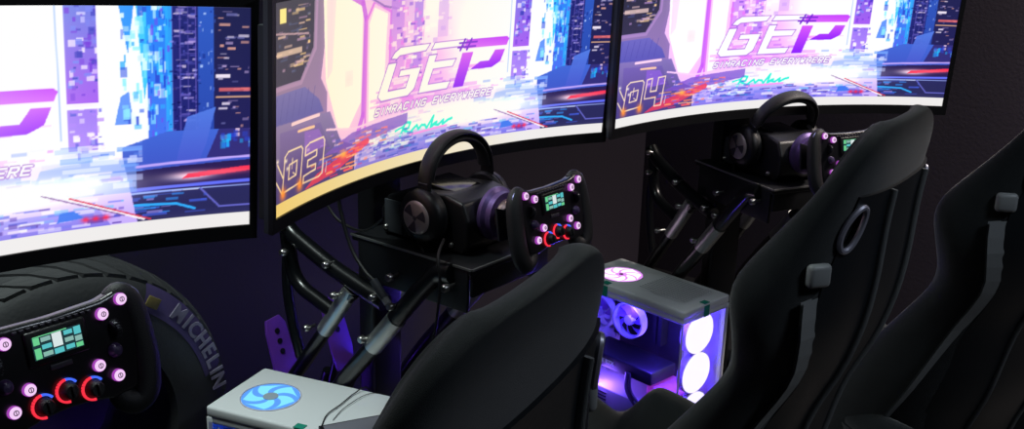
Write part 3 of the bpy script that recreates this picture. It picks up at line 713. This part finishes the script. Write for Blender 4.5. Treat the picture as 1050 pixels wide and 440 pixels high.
    for (x,y,dx,dy) in fan_style['tapes']:
        s=MB(); 
        if dy==0: s.box((x,-.0012,.428),(.022,.0015,.032)); s.box((x,.008,.4512),(.022,.018,.0015))
        else: s.box((L+.001,y,.428),(.0015,.022,.032)); s.box((L-.008,y,.4512),(.018,.022,.0015))
        s.build('tape_tab',M_TAPE,root)
    # warning sticker
    st=MB(); M=lambda x,z: (x,-.0016,z)
    st.mi=0; st.add([M(.016,.378),M(.048,.378),M(.032,.409)],[(0,1,2)]); st.mi=1; st.add([(.020,-.0022,.3805),(.044,-.0022,.3805),(.032,-.0022,.404)],[(0,1,2)])
    st.mi=2; st.add([(.0305,-.0027,.388),(.0335,-.0027,.388),(.0345,-.0027,.398),(.0295,-.0027,.398)],[(0,1,2,3)]); st.add([(.0305,-.0027,.383),(.0335,-.0027,.383),(.0335,-.0027,.386),(.0305,-.0027,.386)],[(0,1,2,3)])
    st.build('warning_sticker',[mat('sticker_rim',(235,225,200),.5),mat('sticker_orange',(214,92,40),.5),mat('sticker_black',(20,18,18),.5)],root)
    for (p,col,e,rad) in fan_style['lights']:
        li=bpy.data.lights.new('case_light','POINT'); li.energy=e; li.color=srgb(col); li.shadow_soft_size=rad
        lo=bpy.data.objects.new('case_light',li); COL.objects.link(lo); lo.parent=root; lo.location=p
    tag(root,name_label,'computer','white computers between the rigs')
    return root
vio=dict(front=emit('fan_disc_white',(255,244,255),2.6), dim=mat('violet_blade',(150,110,210),.5,emis=(90,50,190),estr=.25),
  top=dict(base=emit('top_glow_pink',(236,150,255),1.0),blade=emit('top_glow_white',(255,240,252),1.3),n=7,w=.80,hub=.006,hubm=mat('hub_mauve',(150,110,140),.5)),
  cage=mat('cage_magenta',(190,120,200),.5,emis=(214,60,190),estr=.55), tapes=[(.115,0,1,0),(0,.10,0,1)],
  lights=[((.20,.03,.39),(84,66,255),3.0,.03),((.10,.02,.15),(160,110,255),1.7,.03),((.28,.03,.26),(110,76,255),2.2,.03),((.378,.03,.40),(100,66,255),1.0,.02)])
blu=dict(front=emit('fan_disc_blue',(150,200,255),1.3), dim=mat('blue_blade',(110,140,210),.5,emis=(50,90,220),estr=.3),
  top=dict(base=emit('top_glow_blue',(92,160,250),1.0),blade=emit('top_glow_cyan',(128,224,246),1.1),n=5,w=.95,hub=.016,hubm=mat('hub_grey',(160,176,190),.5)),
  cage=M_WHITE2, tapes=[(.225,0,1,0)],
  lights=[((.20,.07,.38),(40,110,255),.9,.03),((.10,.05,.15),(60,120,255),.4,.03)])
pc2=make_pc(None,None,'white computer case with violet lit insides and two glowing white discs, between the seats',vio)
pc2.scale=(1,1,.968); pc2.location=(.185,2.783,0); pc2.rotation_euler=(0,0,R(-46))
pc1=make_pc(None,None,'white computer case with a cyan blue fan glow on top, near the tyre',blu)
pc1.scale=(1,1,.968); pc1.location=(-.622,1.918,0); pc1.rotation_euler=(0,0,R(-22))
# tablet and cable lying on the near case
t=empty('tablet'); tag(t,'black rimmed grey tablet propped on the corner of the near white computer','tablet')
b=MB(); b.box((0,0,0),(.20,.15,.010),bev=.004); b.build('tablet_body',M_BLACK,t)
b=MB(); b.box((0,0,.0056),(.184,.134,.001)); b.build('tablet_screen',mat('tablet_grey',(120,120,130),.25,mottling=.05),t)
t.location=(-.250,1.802,.4425); t.rotation_euler=(0,0,R(25))
c=MB(); c.tube(spline([(-.368,1.845,.4375),(-.365,1.89,.439),(-.345,1.935,.439),(-.325,1.985,.439),(-.30,2.01,.44),(-.27,2.02,.38)],8),.0013,8)
tag(c.build('thin_cable',M_CABLE),'thin black cable curling over the top of the near white computer','cable')
c=MB(); c.tube(spline([(-.35,1.87,.437),(-.335,1.92,.439),(-.30,1.98,.439),(-.27,2.00,.43),(-.25,2.01,.38)],8),.0008,8)
tag(c.build('thin_cable',M_CABLE),'second thinner cable beside the curling one on the near white computer','cable')

# ------------------------------------------------------------------ tyre against the wall; axis along y, face towards -y
def make_tyre():
    root=empty('big_tyre'); Ro=.36; W=.28; t=MB()
    prof=[(.215,.02),(.222,.004),(.24,.0),(.29,-.004),(.325,.006),(.345,.022),(.356,.045),(.36,.08),(.361,W/2),(.36,W-.08),(.356,W-.045),(.345,W-.022),(.325,W-.006),(.29,W+.004),(.24,W),(.222,W-.004),(.215,W-.02),(.21,W/2),(.215,.02)]
    t.lathe(prof,(0,0,0),(0,1,0),96); ca=t.build('tyre_body',M_RUBBER,root)
    g=MB()
    n=44
    for k in range(n):       # tread blocks: curved slanting ribs
        a0=2*PI*k/n
        for (y0,y1,sk) in ((.018,.134,.34),(.262,.146,.34)):
            vs=[]; J=9
            for j in range(J):
                yy=y0+(y1-y0)*j/(J-1); aa=a0+sk*(j/(J-1))**.8
                e=min(yy,W-yy); ro=lerp([(0,.325),(.022,.345),(.045,.356),(.08,.360),(.2,.361)],e)[0]
                for (da,rr) in ((0,ro-.004),(0.008,ro+.0045),(2*PI/n*.86-.008,ro+.0045),(2*PI/n*.86,ro-.004)):
                    vs.append((rr*math.cos(aa+da),yy,rr*math.sin(aa+da)))
            fs=[]
            for j in range(J-1):
                for q in range(3): fs.append((4*j+q,4*j+q+1,4*j+q+5,4*j+q+4))
            fs.append((0,1,2,3)); k4=4*(J-1); fs.append((k4+3,k4+2,k4+1,k4)); g.add(vs,fs)
    g.build('tread',M_RUBBER,root)
    bnd=MB()
    PR=[(.291,-.0056),(.308,-.0018),(.325,.0040),(.3435,.0185)]; NA=60; vs=[]
    for i in range(NA+1):
        aa=R(12+46*i/NA)
        for (r_,h_) in PR: vs.append((r_*math.cos(aa),h_,r_*math.sin(aa)))
    bnd.add(vs,[(i*4+j,i*4+j+1,i*4+j+5,i*4+j+4) for i in range(NA) for j in range(3)],True); bnd.build('sidewall_band',M_TBAND,root)
    L=MB(); s='MICHELIN'; a=R(46); rr=.318
    adv={'I':.018,'M':.037,'E':.027,'L':.026}
    for ch in s:
        w=adv.get(ch,.030); w*=1.07; a-=w*.5/rr
        M=Matrix.Translation((rr*math.cos(a),-.0035,rr*math.sin(a)))@Matrix.Rotation(-(a-PI/2),4,'Y')@Matrix.Rotation(PI/2,4,'X')
        L.text(ch,.044,M,.0012,bold=.0012); a-=w*.5/rr
    L.build('sidewall_lettering',M_TLET,root)
    m=MB(); 
    aa=R(55); c=Vector((.313*math.cos(aa),-.0065,.313*math.sin(aa))); m.box(c,(.03,.002,.022),rot=(0,-(aa-PI/2),0),bev=.001); m.build('sidewall_mark',M_TYEL,root)
    return root
ty=make_tyre(); ty.scale=(1.045,1,1.045); ty.location=(-.845,1.80,.384); ty.rotation_euler=(0,0,R(51)); tag(ty,'big tyre with grooved tread and worn sidewall lettering leaning by the wall','tyre')

# ------------------------------------------------------------------ bucket seats; origin on the floor, driver faces +y, local z up
#        z     halfwidth  forward  back_y
BACK=[(.30,.225,.28,.0),(.42,.228,.26,-.02),(.55,.228,.205,-.065),(.70,.209,.130,-.100),(.80,.210,.10,-.14),(.88,.245,.105,-.16),(.95,.252,.120,-.168),(1.02,.214,.080,-.171),(1.08,.182,.045,-.176),(1.12,.164,.030,-.182),(1.145,.146,.024,-.187),(1.162,.120,.020,-.190),(1.172,.085,.016,-.192)]
def crom(tab, t):
    n=len(tab); i=0
    while i<n-2 and t>tab[i+1][0]: i+=1
    a,b=tab[i],tab[i+1]; k=max(0,min(1,(t-a[0])/(b[0]-a[0]))); h=b[0]-a[0]; out=[]
    for c in range(1,len(a)):
        m0=(b[c]-tab[max(i-1,0)][c])/(b[0]-tab[max(i-1,0)][0]); m1=(tab[min(i+2,n-1)][c]-a[c])/(tab[min(i+2,n-1)][0]-a[0])
        out.append((2*k**3-3*k*k+1)*a[c]+(k**3-2*k*k+k)*h*m0+(-2*k**3+3*k*k)*b[c]+(k**3-k*k)*h*m1)
    return out
def back_pt(z, t, off=0.):
    w,d,y=crom(BACK,z); ph=abs(t)*PI/2; s=1 if t>=0 else -1
    x=s*w*math.sin(ph)**.9; yy=y+d*(1-math.cos(ph))**1.15
    return Vector((x,yy-off,z))
def evaluate(mb, mods, name, mats, parent):
    o=mb.build(name,mats,None,False)
    mods(o); dg=bpy.context.evaluated_depsgraph_get(); dg.update()
    me=bpy.data.meshes.new_from_object(o.evaluated_get(dg)); me.name=name
    bb=max((v.co.z for v in me.vertices),default=0)-max(v[2] for v in mb.v)
    if abs(bb)>.06 or len(me.polygons)<len(mb.f):
        print('BOOLEAN FALLBACK',name,bb)
        for m_ in [m_ for m_ in o.modifiers if m_.type=='BOOLEAN']: o.modifiers.remove(m_)
        dg=bpy.context.evaluated_depsgraph_get(); dg.update(); me=bpy.data.meshes.new_from_object(o.evaluated_get(dg)); me.name=name
    bpy.data.objects.remove(o); 
    n=bpy.data.objects.new(name,me); COL.objects.link(n); n.parent=parent
    me.polygons.foreach_set('use_smooth',[True]*len(me.polygons)); me.set_sharp_from_angle(angle=R(50))
    return n
SOLV='FAST'
def lens(s, n=20, k=1.):      # slanted lens-shaped harness slot outline in x,z
    c=(s*.163,1.034); out=[]
    for i in range(n):
        a=2*PI*i/n; lx=.013*k*math.sin(a); lz=.031*(1+(k-1)*.4)*math.cos(a)
        th=s*R(24); out.append((c[0]+lx*math.cos(th)-lz*math.sin(th)*1., c[1]+lx*math.sin(th)+lz*math.cos(th)))
    return out
def surf_y(x,z):
    w,d,y=crom(BACK,z); r=min(1,abs(x)/w); ph=math.asin(min(1,r**(1/.9))); return y+d*(1-math.cos(ph))**1.15
def make_seat():
    root=empty('racing_seat')
    cut=MB()
    for s in (-1,1): cut.prism(lens(s),-.5,.3)
    cutter=cut.build('cut',M_CHROME)
    def boolean(o):
        b=o.modifiers.new('b','BOOLEAN'); b.operation='DIFFERENCE'; b.solver=SOLV; b.object=cutter
    zs=[.30+i*.035 for i in range(24)]+[1.125,1.142,1.155,1.165,1.172]
    zs=sorted(set(round(z,3) for z in zs)); nt=27; g=MB(); vs=[]; nz=len(zs)
    for i,z in enumerate(zs):
        row=[back_pt(z,-1+2*j/(nt-1)) for j in range(nt)]
        th=.024 if z<1.1 else .024*math.sqrt(max(.12,1-((z-1.1)/.08)**2))
        F_=[];B_=[]
        for j in range(nt):
            d=row[min(j+1,nt-1)]-row[max(j-1,0)]; n=Vector((-d.y,d.x,0)).normalized()
            e=1-.45*max(0,(abs(-1+2*j/(nt-1))-.86)/.14)
            F_.append(row[j]+n*th*e); B_.append(row[j]-n*th*e)
        vs+=F_+B_[::-1]
    m=2*nt; fs=[(i*m+j,i*m+(j+1)%m,(i+1)*m+(j+1)%m,(i+1)*m+j) for i in range(nz-1) for j in range(m)]
    for k in (0,(nz-1)*m):
        for j in range(nt-1):
            q=(k+j,k+j+1,k+m-2-j,k+m-1-j); fs.append(q if k else q[::-1])
    g.add(vs,[f[::-1] for f in fs],True)
    def m1(o):
        d=o.modifiers.new('d','SUBSURF'); d.levels=1; d.render_levels=1; boolean(o)
    evaluate(g,m1,'seat_back',M_FABRIC,root)
    # smooth shell panel on the rear, between the padded wings
    zz=[.36+i*.03 for i in range(25)]; zz=[z for z in zz if z<1.085]; n2=15; g=MB(); vs=[]
    for z in zz:
        lim=.56 if z<1.0 else .56+.10*(z-1.0)/.08
        for j in range(n2):
            t=(-1+2*j/(n2-1))*lim; p=back_pt(z,t); vs.append((p.x,p.y-.025,p.z))
    g.add(vs,[(i*n2+j,i*n2+j+1,(i+1)*n2+j+1,(i+1)*n2+j) for i in range(len(zz)-1) for j in range(n2-1)],True)
    def m2(o):
        s=o.modifiers.new('s','SOLIDIFY'); s.thickness=.008; s.offset=0.; boolean(o)
    sp=evaluate(g,m2,'rear_shell',M_SHELL,root)
    bpy.data.objects.remove(cutter)
    for s in (-1,1):
        pts=[Vector((x,surf_y(x,z)-.032,z)) for x,z in lens(s,32,1.12)]
        MB().tube(pts,.0045,8,closed=True).build('slot_rim',M_CHROME2,root)
        pts=[Vector((x,surf_y(x,z)+.0-.004*0,z)) for x,z in lens(s,32,.93)]
        MB().tube(pts,.0035,8,closed=True).build('slot_trim',M_CHROME,root)
        # raised spine rib and side strip, grey standing in for shell reflections
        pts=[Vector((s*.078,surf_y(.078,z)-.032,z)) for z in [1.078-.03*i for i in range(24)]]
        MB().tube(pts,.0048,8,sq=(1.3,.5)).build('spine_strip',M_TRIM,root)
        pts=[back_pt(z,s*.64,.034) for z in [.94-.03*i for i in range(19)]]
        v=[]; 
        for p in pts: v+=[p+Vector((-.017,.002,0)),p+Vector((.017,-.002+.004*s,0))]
        b=MB(); b.add([x for x in v]+[x+Vector((0,.004,0)) for x in v],[(2*i,2*i+1,2*i+3,2*i+2) for i in range(len(pts)-1)]+[(len(v)+2*i,len(v)+2*i+2,len(v)+2*i+3,len(v)+2*i+1) for i in range(len(pts)-1)]); b.build('sheen_strip',M_TRIM,root)
        p=back_pt(.975,s*.66,.036); b=MB(); b.box(p,(.036,.016,.034),rot=(0,0,s*R(35)),bev=.007); b.build('sheen_patch',M_TRIM2,root)  # grey patch standing in for a soft reflection on the shell
        # seam along the wing edge
        pts=[back_pt(z,s*.80,.024)for z in [.34+.03*i for i in range(26)]]
        MB().tube([p+Vector((s*.003,0,0)) for p in pts],.0022,6).build('wing_seam',M_PIPING,root)
    # cushion with bolsters
    ny,nx=26,31; g=MB(); vs=[]
    def bol(y): return lerp([(-.06,.16),(.06,.16),(.18,.175),(.27,.170),(.37,.06),(.46,.07),(.50,.03),(.54,.0)],y)[0]
    def basez(y): return lerp([(-.06,.30),(.10,.29),(.30,.33),(.45,.37),(.54,.34)],y)[0]
    for i in range(ny):
        y=-.06+.60*i/(ny-1)
        for j in range(nx):
            tx=-1+2*j/(nx-1); x=.245*tx*(1-.10*(i/(ny-1))**3)
            k=max(0,(abs(tx)-.5)/.5); k=min(1,k*1.45); hb=bol(y)*(k*k*(3-2*k)); drop=.07*max(0,(abs(tx)-.88)/.12)**2
            vs.append((x,y,basez(y)+hb-drop+.02))
    g.add(vs,[(i*nx+j,i*nx+j+1,(i+1)*nx+j+1,(i+1)*nx+j) for i in range(ny-1) for j in range(nx-1)],True)
    def m3(o):
        s=o.modifiers.new('s','SOLIDIFY'); s.thickness=.06; s.offset=-1
        d=o.modifiers.new('d','SUBSURF'); d.levels=1; d.render_levels=1
    evaluate(g,m3,'seat_cushion',M_FABRIC,root)
    for s in (-1,1):
        b=MB(); pts=[(-.05,.13),(.40,.13),(.42,.20),(.38,.33),(.0,.36),(-.05,.30)]
        mm=MB(); mm.prism(pts,-.004,.004,.0015); b.v=[(v[1]+s*.255,v[0],v[2]) for v in mm.v]; b.f=[tuple(f) for f in mm.f]; b.m=mm.m; b.smooth=mm.smooth
        br=b.build('side_bracket',M_BRKT,root)
        h=MB(); h.tube([(s*.2595,.10+.03*math.cos(t*PI/8)+.0,.29+.012*math.sin(t*PI/8)) for t in range(16)],.002,6,closed=True); h.box((s*.2592,.10,.29),(.001,.055,.02)); h.build('bracket_slot',M_BLACK,br)
        h=MB(); bolt(h,(s*.259,.16,.215),(s,0,0)); bolt(h,(s*.259,.34,.28),(s,0,0)); h.build('bracket_bolt',M_STEEL,br)
        Mt=Matrix.Translation((s*.2595,.12,.165))@Matrix.Rotation(s*PI/2,4,'Z')@Matrix.Rotation(PI/2,4,'X')
        h=MB(); h.text('ELITE',.05,Mt,.0008,bold=.001); h.build('bracket_lettering',M_TRIM3,br)
    for yy in (-.02,.18,.38): MB().box((0,yy,.106),(.50,.05,.05),bev=.005).build('seat_mount',M_TUBE,root)
    return root
M_CHROME2=mat('slot_metal',(176,176,190),.4,.5)
M_TRIM2=mat('grey_sheen',(150,154,154),.45,mottling=.1); M_TRIM3=mat('pale_lettering',(120,116,150),.6); M_BRKT=mat('bracket_steel',(44,40,76),.45,.2,mottling=.1)
seat=make_seat()
def put_seat(o,k,y,x=0,dz=0):
    place(o,k,(x,y,0),dz); return o
put_seat(seat,0,-.813,.028,.218); tag(seat,'black fabric bucket seat nearest the camera, its top in front of the middle steering wheel','racing seat','bucket racing seats')
st2=copy_tree(seat); put_seat(st2,1,-.761,-.029,.044); tag(st2,'black fabric bucket seat right of the violet lit computer')
st3=copy_tree(seat); put_seat(st3,2,-.83,-.065,.02); st3.location.z=-.002; tag(st3,'dark bucket seat cut off by the right edge of the picture')

# ------------------------------------------------------------------ cables on the middle rig
def rp(k,x,y,z): return rigM(k,(x,y,z))[0]
c=empty('usb_cable'); tag(c,'black cable with a thick plug hanging across the middle rig','cable')
b=MB(); b.tube(spline([rp(1,-.16,.12,.95),rp(1,-.165,.10,.85),rp(1,-.165,.07,.77),rp(1,-.168,.03,.73),rp(1,-.17,.0,.715)],8),.004,8); b.build('cable_cord',M_CABLE,c)
b=MB(); b.tube([rp(1,-.17,-.0,.715),rp(1,-.172,-.033,.686)],.009,12); b.build('cable_plug',M_BACKP,c)
b=MB(); b.tube([rp(1,-.172,-.033,.686),rp(1,-.173,-.043,.677)],.0075,8); b.build('plug_tip',M_TRIM,c)
b=MB(); b.tube(spline([rp(1,-.116,-.14,.77+.05),rp(1,-.16,-.165,.80),rp(1,-.165,-.175,.74),rp(1,-.17,-.16,.62),rp(1,-.18,-.12,.50)],8),.003,8); tag(b.build('headset_cable',M_CABLE),'thin headset cable hanging down beside the middle wheel base','cable')
b=MB(); b.tube(spline([rp(1,-.12,.22,.86),rp(1,-.12,.16,.80),rp(1,-.12,.08,.79),rp(1,-.12,.02,.83)],8),.003,8); tag(b.build('looped_cable',M_CABLE),'thin black cable looped behind the middle wheel base','cable')

# ------------------------------------------------------------------ added violet glow strip, unseen, tinting the foot of the back wall
b=MB(); p0=cA+WD*1.9+WN*.02; p1=cA+WD*3.0+WN*.02
b.tube([p0+Vector((0,0,.03)),p1+Vector((0,0,.03))],.008,8); tag(b.build('violet_fill_strip',emit('violet_fill',(110,60,255),34.0)),'added violet glow strip, unseen, tinting the wall behind the rigs','added fill light')

# ------------------------------------------------------------------ lights and camera
def area(name, loc, target, size, e, col, sy=None):
    li=bpy.data.lights.new(name,'AREA'); li.energy=e; li.color=srgb(col); li.size=size
    if sy: li.shape='RECTANGLE'; li.size_y=sy
    o=bpy.data.objects.new(name,li); COL.objects.link(o); o.location=loc
    o.rotation_euler=(Vector(target)-Vector(loc)).to_track_quat('-Z','Y').to_euler(); return o
def ceiling_lamp(loc, e, col, size, label, spread=PI):
    fx=empty('ceiling_lamp',loc); tag(fx,label,'lamp','ceiling lamps')
    b=MB(); b.box((0,0,-.015),(size,size,.03),bev=.006); b.build('lamp_frame',M_BLACK,fx)
    li=bpy.data.lights.new('lamp_light','AREA'); li.energy=e; li.color=srgb(col); li.size=size*.9; li.spread=spread
    lo=bpy.data.objects.new('lamp_light',li); COL.objects.link(lo); lo.parent=fx; lo.location=(0,0,-.035)
ceiling_lamp((-.85,1.55,2.69),12.5,(226,240,236),.5,'square ceiling lamp above the near white computer',R(95))
ceiling_lamp((2.15,2.6,2.69),60,(250,236,226),.4,'square ceiling lamp near the right hand wall',R(110))
ceiling_lamp((1.9,.5,2.69),16,(226,238,255),.5,'square ceiling lamp behind the seats')
w=bpy.data.worlds.new('room_dark'); scn.world=w; w.use_nodes=True; w.node_tree.nodes['Background'].inputs[0].default_value=(.004,.004,.006,1)
cam=bpy.data.cameras.new('camera'); co=bpy.data.objects.new('camera',cam); COL.objects.link(co); scn.camera=co
cam.sensor_width=36; cam.lens=1057.5/1050*36; cam.clip_start=.05
pitch,roll=.2950,.028
Mp=Matrix.Rotation(PI/2-pitch,4,'X'); Mr=Matrix.Rotation(roll,4,'Z')
co.matrix_world=Matrix.Translation((0,0,CAMZ))@Mp@Matrix.Rotation(roll,4,'Z')
vs=scn.view_settings; vs.view_transform='Standard'; vs.look='None'; vs.exposure=0; vs.gamma=1; vs.use_curve_mapping=False
